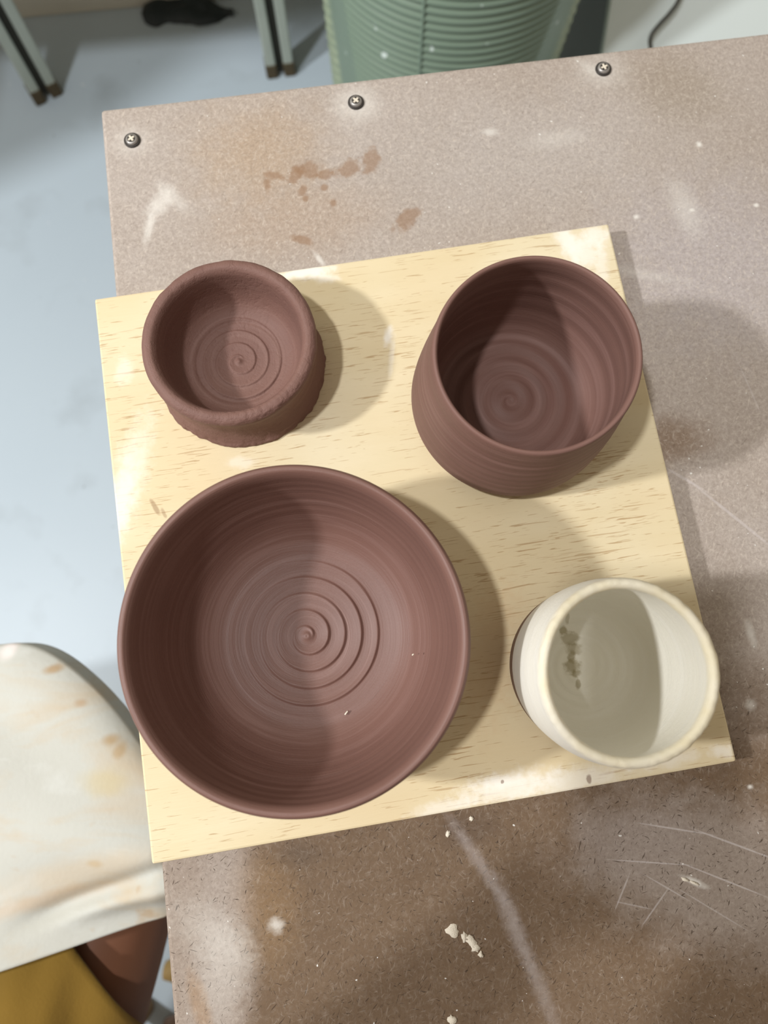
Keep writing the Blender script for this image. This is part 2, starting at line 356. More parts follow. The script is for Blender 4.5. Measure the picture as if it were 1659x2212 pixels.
def pot_mesh(name, prof, n_prof, n, disp):
    P = spline(prof, n_prof); th = np.linspace(0, 2 * PI, n, endpoint=False)
    Rr = np.repeat(P[:, 0, None], n, 1); Zz = np.repeat(P[:, 1, None], n, 1); T_ = np.repeat(th[None], n_prof, 0)
    S_ = np.repeat(np.linspace(0, 1, n_prof)[:, None], n, 1)
    R2, Z2, dx, dy = disp(Rr, Zz, T_, S_)
    return grid_mesh(name, np.stack([R2 * np.cos(T_) + dx, R2 * np.sin(T_) + dy, Z2], -1), wrap_v=True)
def sm(x, a, b):
    t = np.clip((x - a) / (b - a), 0, 1); return t * t * (3 - 2 * t)
def spiral(R_, T_, pitch, amp, r0, r1, sharp=3.0, hand=1):
    ph = R_ / pitch - hand * T_ / (2 * PI); fr = ph - np.floor(ph)
    saw = fr ** sharp if sharp > 0 else 0.5 + 0.5 * np.cos(2 * PI * fr)
    if sharp > 0: saw = saw * (1 - sm(fr, 0.84, 1.0)) * 1.5
    return amp * saw * (1 - sm(R_, r1 * 0.8, r1)) * sm(R_, r0 * 0.5, r0)
def inner_mask(S_, s0): return (S_ < s0).astype(float)

BROWN_A, BROWN_B, BROWN_C = lin((110, 80, 71)), lin((126, 93, 83)), lin((152, 122, 114))
# large bowl
bc = at(634, 1372, ZB + 0.0715)
bowl_prof = [(0.0, 0.0095), (0.010, 0.0095), (0.022, 0.0096), (0.034, 0.0101), (0.044, 0.0118), (0.0515, 0.0155), (0.0585, 0.0235), (0.0640, 0.036), (0.0678, 0.050), (0.0702, 0.0645), (0.0712, 0.0695), (0.0730, 0.0722), (0.0748, 0.0720), (0.0763, 0.0692), (0.0760, 0.0645),
             (0.0735, 0.053), (0.069, 0.037), (0.061, 0.020), (0.049, 0.007), (0.041, 0.004), (0.039, 0.0005), (0.034, 0.0), (0.0, 0.0006)]
def d_bowl(R_, Z_, T_, S_):
    inn = inner_mask(S_, 0.48)
    z = Z_ + inn * (spiral(R_, T_ + 2.6, 0.0085, 0.0013, 0.004, 0.043, 2.0) * (0.62 + 0.38 * np.cos(T_ + 0.35)) - 0.0003)
    z = z + inn * 0.0016 * np.exp(-((R_ - 0.0008) / 0.0022) ** 2)
    z = z + inn * 0.00008 * np.sin(R_ * 900 - T_) * sm(R_, .03, .04) * (1 - sm(R_, .05, .06))
    r = R_ + inn * sm(Z_, .02, .03) * 0.00007 * np.sin(Z_ * 900 + T_)
    r = r * (1 + 0.006 * np.cos(2 * T_ + 0.8) * sm(Z_, .03, .07) + 0.004 * np.cos(3 * T_ + 1.0) * sm(Z_, .03, .07))
    return r, z + 0.0006 * np.cos(2 * T_ + 1) * sm(Z_, .04, .07), 0, 0
k, v, col, nrm = m_clay('brown_clay_bowl', BROWN_A, BROWN_B, BROWN_C, 0.52, 1.0, 0.4)
M_BOWL = k.done(col, nrm)
bowl = tag(obj('bowl', pot_mesh('bowl', bowl_prof, 520, 300, d_bowl), M_BOWL), 'large wide open brown clay bowl with spiral throwing rings, biggest pot on the board', 'bowl')
bowl.location = (bc.x, bc.y, ZB)
def speck(px, py, zloc, parent, ln, wd, ang, loc):
    p = at(px, py, loc.z + zloc); bm = bmesh.new(); box(bm, -ln, ln, -wd, wd, -0.0003, 0.0005, wd * .6, 1)
    o = obj('clay_crumb', bm, M_SLIP, parent); o.location = p - loc; o.rotation_euler = (0.1, 0.1, ang)
speck(748, 1540, 0.0128, bowl, 0.0012, 0.0004, 0.9, bowl.location)
speck(892, 1414, 0.030, bowl, 0.0006, 0.00035, 0.7, bowl.location)

# tall brown cup
cc = at(1162, 762, ZB + 0.0755)
cup_prof = [(0.0, 0.0085), (0.012, 0.0083), (0.026, 0.008), (0.036, 0.0082), (0.0405, 0.0105), (0.0445, 0.017), (0.0472, 0.028), (0.0478, 0.045), (0.0468, 0.062), (0.0458, 0.072), (0.0463, 0.0752), (0.0477, 0.0757), (0.0487, 0.0735),
            (0.0494, 0.066), (0.0515, 0.050), (0.0532, 0.034), (0.0542, 0.0165), (0.0530, 0.0095), (0.0505, 0.002), (0.0495, 0.0), (0.044, 0.0003), (0.0, 0.0008)]
def d_cup(R_, Z_, T_, S_):
    inn = inner_mask(S_, 0.52)
    z = Z_ + inn * spiral(R_, T_ - 0.5, 0.0105, 0.0011, 0.003, 0.040, 0, 1) * (Z_ < .012)
    r = R_ + inn * sm(Z_, .012, .02) * 0.00012 * np.sin(Z_ * 520 + T_) - (1 - inn) * 0.00008 * np.sin(Z_ * 900 + T_)
    r = r * (1 + 0.008 * np.cos(2 * T_ - 1.0) * sm(Z_, .02, .075))
    return r, z + 0.0010 * np.cos(T_ - 2.2) * sm(Z_, .03, .075), -0.0012 * (1 - sm(Z_, 0, .06)), -0.0005 * (1 - sm(Z_, 0, .06))
k, v, col, nrm = m_clay('brown_clay_cup', lin((110, 80, 72)), lin((126, 94, 84)), lin((152, 120, 112)), 0.62, 0.8, 0.35)
cup = tag(obj('cup', pot_mesh('cup', cup_prof, 300, 240, d_cup), k.done(col, nrm)), 'tall rounded brown clay cup at the back right corner of the board', 'cup')
cup.location = (cc.x, cc.y, ZB)

# small thick-walled brown dish
sc_ = at(493, 733, ZB + 0.0372)
sm_prof = [(0.0, 0.007), (0.010, 0.007), (0.020, 0.0072), (0.0275, 0.0085), (0.0325, 0.0125), (0.0355, 0.020), (0.0368, 0.029), (0.0378, 0.0345), (0.0398, 0.0372), (0.0425, 0.0374), (0.0447, 0.0358), (0.0453, 0.033), (0.0442, 0.0285),
           (0.0428, 0.022), (0.0428, 0.015), (0.0442, 0.009), (0.0462, 0.0045), (0.0474, 0.002), (0.0468, 0.0), (0.042, 0.0002), (0.0, 0.0006)]
def d_small(R_, Z_, T_, S_):
    inn = inner_mask(S_, 0.42)
    P = np.stack([np.cos(T_) * 2, np.sin(T_) * 2, Z_ * 60], -1)
    n1 = vnoise(P, 3.0, 3.0); n2 = vnoise(P, 9.0, 7.0); n3 = vnoise(P, 26.0, 11.0)
    z = Z_ + inn * (spiral(R_, T_ + 2.2, 0.0072, 0.0007, 0.004, 0.029, 2.0) + 0.0014 * np.exp(-((R_ - 0.0) / 0.0016) ** 2))
    z = z - inn * 0.0006 * np.exp(-((R_ - 0.0235) / 0.0011) ** 2)
    rimm = sm(Z_, .031, .036)
    cr = np.clip(np.cos(T_ + 0.9), 0, 1) ** 1.5            # the ragged side of the rim
    z = z + rimm * (n2 * 0.0002 * (0.25 + cr) + n3 * 0.00028 * cr + n1 * 0.0003)
    r = R_ + (1 - inn) * (n2 * 0.00008 + n3 * 0.00022 * cr * rimm + n1 * 0.0003) + (1 - inn) * (1 - sm(Z_, .002, .007)) * (n2 * 0.0006 + n1 * 0.0008)
    return r, np.where(Z_ < 0.001, Z_, z), 0, 0
k, v, col, nrm = m_clay('brown_clay_dish', lin((112, 82, 74)), lin((128, 96, 86)), lin((142, 112, 102)), 0.62, 0.7, 0.3)
pit = k.noise(v, 260, 3, 0.6)
nrm = k.bump(k.noise(v, 800, 4, 0.75), 0.35, 0.0006, nrm)
nrm = k.bump(k.rng(pit, 0.3, 0.5), 0.3, 0.0006, nrm)
small = tag(obj('dish', pot_mesh('dish', sm_prof, 400, 280, d_small), k.done(col, nrm)), 'small low brown clay dish with thick crumbly rim, at the back left of the board', 'dish')
small.location = (sc_.x, sc_.y, ZB)

# cream slip-coated cup with a bare brown foot
wc = at(1360, 1452, ZB + 0.0795)
wt = empty('cream_cup', (wc.x, wc.y, ZB))
tag(wt, 'cream slip coated cup with bare brown foot at the front right of the board', 'cup')
w_prof = [(0.0, 0.0075), (0.010, 0.0073), (0.020, 0.0075), (0.0265, 0.0095), (0.0312, 0.016), (0.0345, 0.028), (0.0362, 0.045), (0.0358, 0.060), (0.0345, 0.072), (0.0342, 0.0775), (0.0353, 0.0797), (0.0372, 0.0797), (0.0386, 0.0777),
          (0.0393, 0.072), (0.0403, 0.061), (0.0406, 0.048), (0.0402, 0.036), (0.0396, 0.0275)]
def warp_w(T_, Z_):
    f = sm(Z_, .025, .08)
    return 1 + f * (0.018 * np.cos(2 * T_ - 3.0) + 0.009 * np.cos(3 * T_ + 0.6)) , 0.0013 * np.cos(T_ - 0.5) * f
def d_white(R_, Z_, T_, S_):
    inn = inner_mask(S_, 0.66)
    P = np.stack([np.cos(T_), np.sin(T_), Z_ * 25], -1); n2 = vnoise(P, 14.0, 2.0)
    wv, dz = warp_w(T_, Z_)
    z = Z_ + inn * spiral(R_, T_ - 1.0, 0.0052, 0.00045, 0.003, 0.030, 0, 1) * (Z_ < .014)
    r = R_ * wv + inn * sm(Z_, .012, .02) * 0.00002 * np.sin(Z_ * 800 + T_)
    rimm = sm(Z_, .073, .079)
    return r + n2 * 0.00018 * (rimm + .3), z + dz + rimm * n2 * 0.00025, 0, 0
k, v, col, nrm = m_clay('cream_slip', lin((233, 229, 215)), lin((240, 237, 227)), lin((243, 241, 234)), 0.62, 0.6, 0.3)
sep = k.n('ShaderNodeSeparateXYZ'); k.set(sep.inputs[0], v)
wobw = k.noise(v, 260, 3, 0.65)
col = k.mix(k.math('MULTIPLY', k.rng(sep.outputs[2], 0.074, 0.0795, 0, 0.7, True), k.rng(k.noise(v, 60, 4), 0.3, 0.7, 0.4, 1)), col, lin((226, 210, 166)))
def wl(px, py, z=0.0085):
    p = at(px, py, ZB + z); return (p.x - wc.x, p.y - wc.y)
low = k.rng(sep.outputs[2], 0.016, 0.012)
for x, y, rx, ry, am in ((1218, 1362, 7, 9, .7), (1232, 1380, 18, 13, .55), (1240, 1402, 16, 12, .5), (1238, 1440, 16, 15, .65), (1246, 1455, 9, 8, .6), (1225, 1335, 4, 12, .4), (1250, 1478, 5, 9, .6), (1236, 1418, 7, 14, .5)):
    mk = k.math('MULTIPLY', k.math('MULTIPLY', k.blob(v, wl(x, y), rx * .00025, ry * .00025, 0, 0.4, wobw, 1.6), am), low)
    col = k.mix(mk, col, lin((150, 136, 92)))
M_CREAM = k.done(col, k.bump(k.noise(v, 700, 3, 0.6), 0.25, 0.0005, nrm))
obj('slip_coat', pot_mesh('slip_coat', w_prof, 210, 224, d_white), M_CREAM, wt)
wf_prof = [(0.0386, 0.030), (0.0389, 0.026), (0.0390, 0.019), (0.0381, 0.012), (0.0368, 0.006), (0.0345, 0.0015), (0.033, 0.0), (0.026, 0.0004), (0.0, 0.0008)]
def d_wf(R_, Z_, T_, S_):
    wv, dz = warp_w(T_, Z_); return R_ * wv, Z_ + dz, 0, 0
k, v, col, nrm = m_clay('bare_foot_clay', lin((120, 96, 80)), lin((138, 112, 94)), lin((150, 126, 108)), 0.7, 0.7, 0.25)
ft = obj('bare_clay_foot', pot_mesh('bare_clay_foot', wf_prof, 60, 160, d_wf), k.done(col, nrm), wt)
ft['label'] = 'bare brown clay foot'

# ------------------------------------------------------------------ bench with slotted steel legs, at the wall
bench = tag(empty('bench', (-0.37, 0.96, 0), 0.117), 'bench with grey slotted steel legs standing along the back wall', 'bench')
BI = (Matrix.Translation((-0.37, 0.96, 0)) @ Matrix.Rotation(0.117, 4, 'Z')).inverted()
M_GREY = plain('grey_steel', lin((172, 180, 170)), 0.4, 0.45, metal=0.0, var=0.12, scale=20)
M_SLOT = plain('slot_dark', lin((52, 52, 46)), 0.7, 0.2, var=0.1)
M_CAP = plain('rusty_foot', lin((86, 76, 58)), 0.75, 0.2, var=0.3, scale=60)
def bench_leg(p, lean):
    a = math.atan2(-p.y, -p.x) + PI / 2 - 0.117           # face the room
    bm = bmesh.new()
    for x0, x1 in ((-0.024, -0.0065), (0.0065, 0.024)):
        box(bm, x0, x1, -0.010, 0.014, 0.012, 0.72, 0.003)
    me = bpy.data.meshes.new('leg'); bm.to_mesh(me); bm.free()
    o = obj('leg', me, M_GREY, bench, smooth=False)
    o.location = BI @ Vector((p.x, p.y, 0)); o.rotation_euler = (lean[1], lean[0], a)
    bm = bmesh.new(); box(bm, -0.0068, 0.0068, -0.002, 0.013, 0.01, 0.72); obj('slot_web', bm, M_SLOT, o, smooth=False)
    for x0, x1 in ((-0.0255, -0.0055), (0.0055, 0.0255)):
        bm = bmesh.new(); box(bm, x0, x1, -0.0115, 0.0155, 0, 0.03, 0.003); obj('foot_cap', bm, M_CAP, o, smooth=False)
bench_leg(at(103, 208, 0), (0.03, 0.0)); bench_leg(at(607, 157, 0), (0.0, 0.0))
bm = bmesh.new(); box(bm, -0.62, 0.42, -0.19, 0.15, 0.72, 0.745, 0.003); obj('bench_top', bm, M_LEGW, bench, smooth=False)

# dark rag by the baseboard
def rag():
    a, b = at(308, 32, 0), at(505, 18, 0); n, m = 60, 20; P = []
    d = b - a; nrm_ = Vector((-d.y, d.x, 0)).normalized()
    for i in range(n):
        s = i / (n - 1); row = []
        wdt = 0.034 * (1 - 0.78 * sm(np.array(s), .6, 1.0)) * math.sqrt(max(1 - (1 - min(s * 7, 1)) ** 2, 0.02))
        for j in range(m):
            t = j / (m - 1) * 2 - 1
            h = 0.014 * math.sqrt(max(1 - t * t, 0)) * (1 + .5 * mnoise.noise(Vector((s * 6, t * 2, 1.3)))) * (0.4 + 0.6 * (wdt / 0.034))
            p = a + d * s + nrm_ * (t * wdt + .010 * math.sin(s * 5) + .004 * mnoise.noise(Vector((s * 9, 4.2, t))))
            row.append((p.x, p.y, max(h, 0.001)))
        P.append(row)
    return grid_mesh('rag', P)
M_RAG = plain('dark_wet_cloth', lin((38, 46, 48)), 0.45, 0.4, var=0.4, scale=40, bump=0.4)
tag(obj('rag', rag(), M_RAG), 'dark crumpled rag lying on the floor by the baseboard under the bench', 'rag')
bm = bmesh.new(); bmesh.ops.create_icosphere(bm, subdivisions=3, radius=0.012)
for v_ in bm.verts: v_.co = Vector((v_.co.x * 1.1, v_.co.y * 0.8, max(v_.co.z * .6, -.004))) * (1 + .3 * mnoise.noise(v_.co * 90))
o = tag(obj('clay_scrap', bm, M_RAG), 'little dark clay scrap on the floor left of the bench leg', 'scrap'); o.location = at(6, 68, 0) + Vector((0, 0, .004))

# ------------------------------------------------------------------ green ribbed bin
binp = Vector((0.10, 0.905, 0))
face = math.atan2(-0.905, -0.09)
bin_ = tag(empty('green_bin', binp, face + PI / 2), 'sage green ribbed plastic bin on the floor behind the table', 'bin')
def m_bin():
    k = NT('sage_plastic', 0.42, 0.45); v = k.co()
    c = k.mix(k.noise(v, 8, 4), lin((122, 142, 124)), lin((138, 156, 138)))
    c = k.mix(k.rng(k.noise(v, 46, 1), 0.74, 0.77, 0, .9), c, lin((214, 226, 220)))
    sep = k.n('ShaderNodeSeparateXYZ'); k.set(sep.inputs[0], v)
    da = k.math('ARCTAN2', k.math('ABSOLUTE', sep.outputs[0]), k.math('MULTIPLY', sep.outputs[1], -1.0))
    th_ = k.rng(sep.outputs[2], 0.05, 0.45, 0.84, 1.14)
    mk = k.rng(k.math('SUBTRACT', da, th_), 0.0, 0.10, 0, 1)
    pale = k.mix(k.noise(v, 70, 4), lin((128, 146, 122)), lin((184, 194, 166)))
    return k.done(k.mix(mk, c, pale))
M_BIN = m_bin()
def bin_r(z): return 0.168 + 0.022 * z / 0.6
n, mz = 400, 420
z = np.linspace(0.012, 0.60, mz)[:, None]; th = np.linspace(0, 2 * PI, n, endpoint=False)[None]
da = np.abs((th + PI / 2 + PI) % (2 * PI) - PI)
thr = 0.84 + 0.30 * np.clip((z - .05) / .4, 0, 1)
rib = (1 - sm(da - thr, -0.27, -0.20)) * sm(z, .10, .112) * (1 - sm(z, .55, .56))
wv = 0.0045 * (np.abs(np.cos(PI * z / 0.0118)) ** 0.8 - 0.5)
side = sm(da - thr, 0.02, 0.09) * sm(z, .03, .04) * (1 - sm(z, .56, .57))
weave = 0.0026 * np.sin(z * 190 + th * 26) * np.sin(z * 190 - th * 26)
r = bin_r(z) + rib * wv + side * weave - 0.02 * (1 - sm(z, 0.0, .07)) ** 2
r = r + 0.0
P = np.stack([r * np.cos(th), r * np.sin(th), z + 0 * th], -1)
rin = bin_r(z[::-1]) - 0.004 + 0 * th
Pi = np.stack([rin * np.cos(th), rin * np.sin(th), z[::-1] + 0 * th], -1)[::30]
bt = np.array([[(0.0001 * math.cos(a), 0.0001 * math.sin(a), 0.012) for a in th[0]]])
obj('body', grid_mesh('body', np.concatenate([bt, P, Pi, bt + [0, 0, .004]]), wrap_v=True), M_BIN, bin_)
# mould seam down its front
sa = math.atan2(at(905, 80, .25).y - binp.y - 0.02, at(905, 80, .25).x - binp.x)
sa = math.atan2(-0.165, at(905, 80, .25).x - binp.x) - (face + PI / 2)
sp = [(math.cos(sa) * (bin_r(zz) + .001), math.sin(sa) * (bin_r(zz) + .001), zz) for zz in np.linspace(.1, .58, 20)]
obj('mould_seam', tube_mesh('mould_seam', sp, 0.0022, 8), M_BIN, bin_)
rm = [( (bin_r(.6) + .006 * c_) * 1.0, .6 + .008 * s_) for c_, s_ in [(math.cos(t), math.sin(t)) for t in np.linspace(0, 2 * PI, 17)]]
obj('rim', lathe('rim', rm, 96), M_BIN, bin_)

# ------------------------------------------------------------------ white panel leaning on the wall, cable in front of it
PY, PTILT = 0.70, 0.78                                      # foot line and lean of the panel
def at_panel(px, py, off=0.0):
    d = MC @ Vector(((px - 829.5) / FPX, -(py - 1106) / FPX, -1.0)); tn = math.tan(PTILT)
    # y = PY + tn * z (shifted by off along the normal)
    o_ = PY - off / math.cos(PTILT)
    t = (o_ + tn * CAMZ) / (d.y - tn * d.z)
    return Vector((d.x * t, d.y * t, CAMZ + d.z * t))
pe = at_panel(1308, 60)
bm = bmesh.new(); box(bm, 0, 0.95, 0.0, 0.018, 0.0, 0.70, 0.002)
pan = tag(obj('white_panel', bm, M_PANEL, smooth=False), 'large white panel leaning against the back wall to the right of the green bin', 'panel')
pan.location = (pe.x, PY, 0.0095); pan.rotation_euler = (-PTILT, 0, 0)
cp = [at_panel(*q, 0.022) for q in ((1500, -120), (1484, -50), (1466, 0), (1447, 28), (1425, 52), (1409, 72), (1404, 88), (1406, 104), (1408, 130), (1402, 170))]
cp = spline([tuple(p) for p in cp], 60)
M_CABLE = plain('cable_rubber', lin((52, 48, 36)), 0.5, 0.4, var=0.1)
cab = tag(obj('cable', tube_mesh('cable', cp, 0.0028, 12), M_CABLE), 'thin dark cable hanging in front of the leaning white panel behind the table', 'cable')
# slab on a pole, added out of view to shade the floor by the bench
shade_stand = tag(empty('shade_stand', (-1.05, 0.70, 0)), 'grey slab on a pole, added out of view left of the bench to shade the floor', 'shade_stand')
bm = bmesh.new(); vs = [(-.70, .515), (-.815, .492), (-.90, .414), (-1.02, .345), (-1.22, .25), (-1.35, .62), (-.95, .92), (-.68, .85)]
lo = [bm.verts.new((x + 1.05, y - .70, .93)) for x, y in vs]; hi = [bm.verts.new((x + 1.05, y - .70, .955)) for x, y in vs]
bm.faces.new(lo); bm.faces.new(hi[::-1])
for i in range(len(vs)): bm.faces.new((lo[i], hi[i], hi[(i + 1) % len(vs)], lo[(i + 1) % len(vs)]))
bmesh.ops.recalc_face_normals(bm, faces=bm.faces[:]); obj('slab_top', bm, M_GREY, shade_stand, smooth=False)
obj('pole', tube_mesh('pole', [(0, 0, .02), (0, 0, .93)], .03, 20), M_GREY, shade_stand)
obj('base', lathe('base', [(0.0001, .03), (.14, .024), (.15, .012), (.15, 0.0), (.0001, 0.0)], 48), M_GREY, shade_stand)

# ------------------------------------------------------------------ the sitter
def skin_mesh(name, nodes, edges, mat, parent, sub=2):
    me = bpy.data.meshes.new(name); names = list(nodes); ix = {n: i for i, n in enumerate(names)}
    me.from_pydata([nodes[n][0] for n in names], [(ix[a], ix[b]) for a, b in edges], [])
    o = bpy.data.objects.new(name, me); C.objects.link(o); o.parent = parent
    md = o.modifiers.new('skin', 'SKIN'); md.use_smooth_shade = True
    for i, n in enumerate(names):
        r = nodes[n][1]; sv = me.skin_vertices[0].data[i]
        sv.radius = r if isinstance(r, tuple) else (r, r); sv.use_root = (i == 0)
    s = o.modifiers.new('subsurf', 'SUBSURF'); s.levels = sub; s.render_levels = sub
    me.materials.append(mat)
    return o
PO = Vector((-0.42, -0.60, 0))
person = tag(empty('person', PO), 'seated person in mustard shorts and clay stained cream apron beside the table', 'person')
M_SKIN = plain('brown_skin', lin((128, 86, 64)), 0.5, 0.35, var=0.08, scale=14, bump=0.05)
rel = lambda p: tuple(Vector(p) - PO)
kneeR, hipR, kneeL, hipL = Vector((-0.205, -0.155, 0.47)), Vector((-0.345, -0.62, 0.52)), Vector((-0.36, -0.12, 0.50)), Vector((-0.50, -0.56, 0.52))
N = {
 'pelvis': (rel((-0.42, -0.60, 0.53)), (0.13, 0.11)), 'waist': (rel((-0.415, -0.645, 0.68)), (0.125, 0.10)), 'chest': (rel((-0.37, -0.69, 0.88)), (0.145, 0.11)),
 'neckb': (rel((-0.345, -0.685, 1.04)), (0.065, 0.06)), 'neck': (rel((-0.325, -0.66, 1.10)), 0.052), 'head0': (rel((-0.30, -0.63, 1.17)), (0.068, 0.075)), 'head1': (rel((-0.285, -0.61, 1.24)), (0.078, 0.09)), 'head2': (rel((-0.28, -0.61, 1.31)), (0.06, 0.068)),
 'hipR': (rel(hipR), 0.086), 'thR': (rel(hipR.lerp(kneeR, .55)), 0.072), 'knR0': (rel(hipR.lerp(kneeR, .85)), 0.063), 'knR': (rel(kneeR), 0.053), 'clR': (rel((-0.18, -0.12, 0.36)), 0.05), 'shR': (rel((-0.18, -0.11, 0.20)), 0.038), 'anR': (rel((-0.18, -0.10, 0.085)), 0.033), 'htR': (rel((-0.155, -0.06, 0.035)), 0.034), 'toR': (rel((-0.12, 0.04, 0.025)), 0.028),
 'hipL': (rel(hipL), 0.086), 'thL': (rel(hipL.lerp(kneeL, .55)), 0.070), 'knL0': (rel(hipL.lerp(kneeL, .88)), 0.056), 'knL': (rel(kneeL), 0.052), 'clL': (rel((-0.375, -0.15, 0.36)), 0.05), 'shL': (rel((-0.36, -0.15, 0.20)), 0.038), 'anL': (rel((-0.335, -0.13, 0.085)), 0.033), 'htL': (rel((-0.30, -0.10, 0.035)), 0.034), 'toL': (rel((-0.235, -0.02, 0.025)), 0.028),
 'shoR': (rel((-0.215, -0.735, 1.00)), 0.058), 'uaR': (rel((-0.14, -0.60, 0.92)), 0.047), 'elR': (rel((-0.06, -0.47, 0.86)), 0.038), 'faR': (rel((-0.02, -0.33, 0.95)), 0.036), 'wrR': (rel((0.008, -0.20, 1.06)), (0.026, 0.02)), 'paR': (rel((0.018, -0.15, 1.095)), (0.036, 0.016)),
 'shoL': (rel((-0.50, -0.615, 1.00)), 0.058), 'uaL': (rel((-0.43, -0.50, 0.91)), 0.047), 'elL': (rel((-0.36, -0.40, 0.83)), 0.038), 'faL': (rel((-0.24, -0.28, 0.95)), 0.036), 'wrL': (rel((-0.135, -0.185, 1.06)), (0.026, 0.02)), 'paL': (rel((-0.10, -0.155, 1.095)), (0.036, 0.016)),
 'nose': (rel((-0.235, -0.525, 1.235)), 0.014),
}
E_ = [('pelvis', 'waist'), ('waist', 'chest'), ('chest', 'neckb'), ('neckb', 'neck'), ('neck', 'head0'), ('head0', 'head1'), ('head1', 'head2'), ('head1', 'nose')]
for s in 'RL':
    E_ += [('pelvis', 'hip' + s), ('hip' + s, 'th' + s), ('th' + s, 'kn' + s + '0'), ('kn' + s + '0', 'kn' + s), ('kn' + s, 'cl' + s), ('cl' + s, 'sh' + s), ('sh' + s, 'an' + s), ('an' + s, 'ht' + s), ('ht' + s, 'to' + s)]
    E_ += [('chest', 'sho' + s), ('sho' + s, 'ua' + s), ('ua' + s, 'el' + s), ('el' + s, 'fa' + s), ('fa' + s, 'wr' + s), ('wr' + s, 'pa' + s)]
# fingers close round the sides of the phone, the thumbs lie on its screen
FG = {'R': [((0.030, -0.118, 1.105), (0.030, -0.105, 1.118), (0.008, -0.100, 1.125)), ((0.034, -0.132, 1.098), (0.032, -0.122, 1.092), (0.004, -0.118, 1.088)), ((0.034, -0.146, 1.092), (0.031, -0.140, 1.086), (0.002, -0.136, 1.083)), ((0.030, -0.160, 1.088), (0.026, -0.158, 1.081), (0.004, -0.154, 1.079)), ((0.012, -0.135, 1.115), (0.0, -0.115, 1.128), (-0.012, -0.098, 1.132))],
      'L': [((-0.090, -0.118, 1.105), (-0.088, -0.108, 1.118), (-0.070, -0.102, 1.125)), ((-0.094, -0.132, 1.098), (-0.090, -0.122, 1.092), (-0.062, -0.118, 1.088)), ((-0.094, -0.146, 1.092), (-0.089, -0.140, 1.086), (-0.060, -0.136, 1.083)), ((-0.090, -0.160, 1.088), (-0.084, -0.158, 1.081), (-0.062, -0.154, 1.079)), ((-0.080, -0.135, 1.115), (-0.066, -0.115, 1.128), (-0.052, -0.098, 1.132))]}
for s in 'RL':
    for i, f in enumerate(FG[s]):
        pr = 'pa' + s
        for j, p in enumerate(f):
            nm = 'f%s%d%d' % (s, i, j); N[nm] = (rel(p), 0.0085 - 0.0008 * j); E_.append((pr, nm)); pr = nm
skin_mesh('body', N, E_, M_SKIN, person)
M_HAIR = plain('dark_hair', lin((36, 28, 24)), 0.5, 0.4, var=0.3, scale=80, bump=0.5)
H = {'a': (rel((-0.305, -0.64, 1.27)), (0.082, 0.092)), 'b': (rel((-0.295, -0.63, 1.325)), (0.074, 0.08)), 'c': (rel((-0.345, -0.68, 1.20)), (0.058, 0.06)), 'd': (rel((-0.37, -0.70, 1.13)), 0.04)}
skin_mesh('hair', H, [('a', 'b'), ('a', 'c'), ('c', 'd')], M_HAIR, person)
M_SHIRT = plain('grey_shirt', lin((120, 122, 126)), 0.85, 0.15, var=0.1, scale=20, bump=0.2)
SH = {'w': (rel((-0.42, -0.615, 0.60)), (0.145, 0.125)), 'm': (rel((-0.41, -0.65, 0.70)), (0.14, 0.115)), 'c': (rel((-0.37, -0.69, 0.88)), (0.16, 0.124)), 'n': (rel((-0.35, -0.688, 1.02)), (0.075, 0.07)),
      'r': (rel((-0.215, -0.735, 1.00)), 0.07), 'r2': (rel((-0.135, -0.595, 0.918)), 0.06), 'l': (rel((-0.50, -0.615, 1.00)), 0.07), 'l2': (rel((-0.428, -0.495, 0.908)), 0.06)}
skin_mesh('shirt', SH, [('w', 'm'), ('m', 'c'), ('c', 'n'), ('c', 'r'), ('r', 'r2'), ('c', 'l'), ('l', 'l2')], M_SHIRT, person)
# shorts: two open legs with wrinkled cloth, meeting over the pelvis
def m_mustard():
    k = NT('mustard_cloth', 0.9, 0.12); v = k.co()
    c = k.mix(k.noise(v, 18, 4), lin((106, 82, 28)), lin((130, 101, 42)))
    k.b.inputs['Sheen Weight'].default_value = 0.15
    return k.done(c, k.bump(k.noise(v, 500, 2), 0.25, 0.001))
M_SHORT = m_mustard()
def shorts_leg(hip, hem, r0, r1, seed, slant=0.0):
    n, m = 60, 72; rows = []
    ax = (hem - hip); L = ax.length; ax.normalize(); sd = ax.cross(Vector((0, 0, 1))).normalized(); up = sd.cross(ax)
    for i in range(n):
        t = i / (n - 1); row = []
        c = hip + (hem - hip) * t - Vector((0, 0, 0.012 * t))
        for j in range(m):
            a = 2 * PI * j / m; r = r0 + (r1 - r0) * t
            w_ = 0.012 * mnoise.noise(Vector((math.cos(a) * 1.6 + t * 2.2, math.sin(a) * 1.6, t * 3.5 + seed))) + 0.006 * mnoise.noise(Vector((math.cos(a) * 4 + t * 5, math.sin(a) * 4, t * 4 + seed)))
            p = c + sd * math.cos(a) * (r * 1.02 + w_) + up * math.sin(a) * (r * (0.84 if math.sin(a) > 0 else 0.84 - 0.36 * t) + w_) - ax * ((slant * math.cos(a) + 0.11 * max(0.0, -math.sin(a))) * t ** 3)
            row.append(p - PO)
        rows.append(row)
    return rows
hemR = Vector((-0.232, -0.212, 0.478))
me = grid_mesh('shorts', shorts_leg(hipR + Vector((-.02, -.04, -.01)), hemR, 0.120, 0.100, 1.0, 0.070), wrap_v=True)
sh = obj('shorts', me, M_SHORT, person)
s_ = sh.modifiers.new('thick', 'SOLIDIFY'); s_.thickness = 0.0025
me2 = grid_mesh('shorts_leg', shorts_leg(hipL + Vector((-.02, -.03, -.01)), hipL.lerp(kneeL, .55), 0.115, 0.086, 5.0), wrap_v=True)
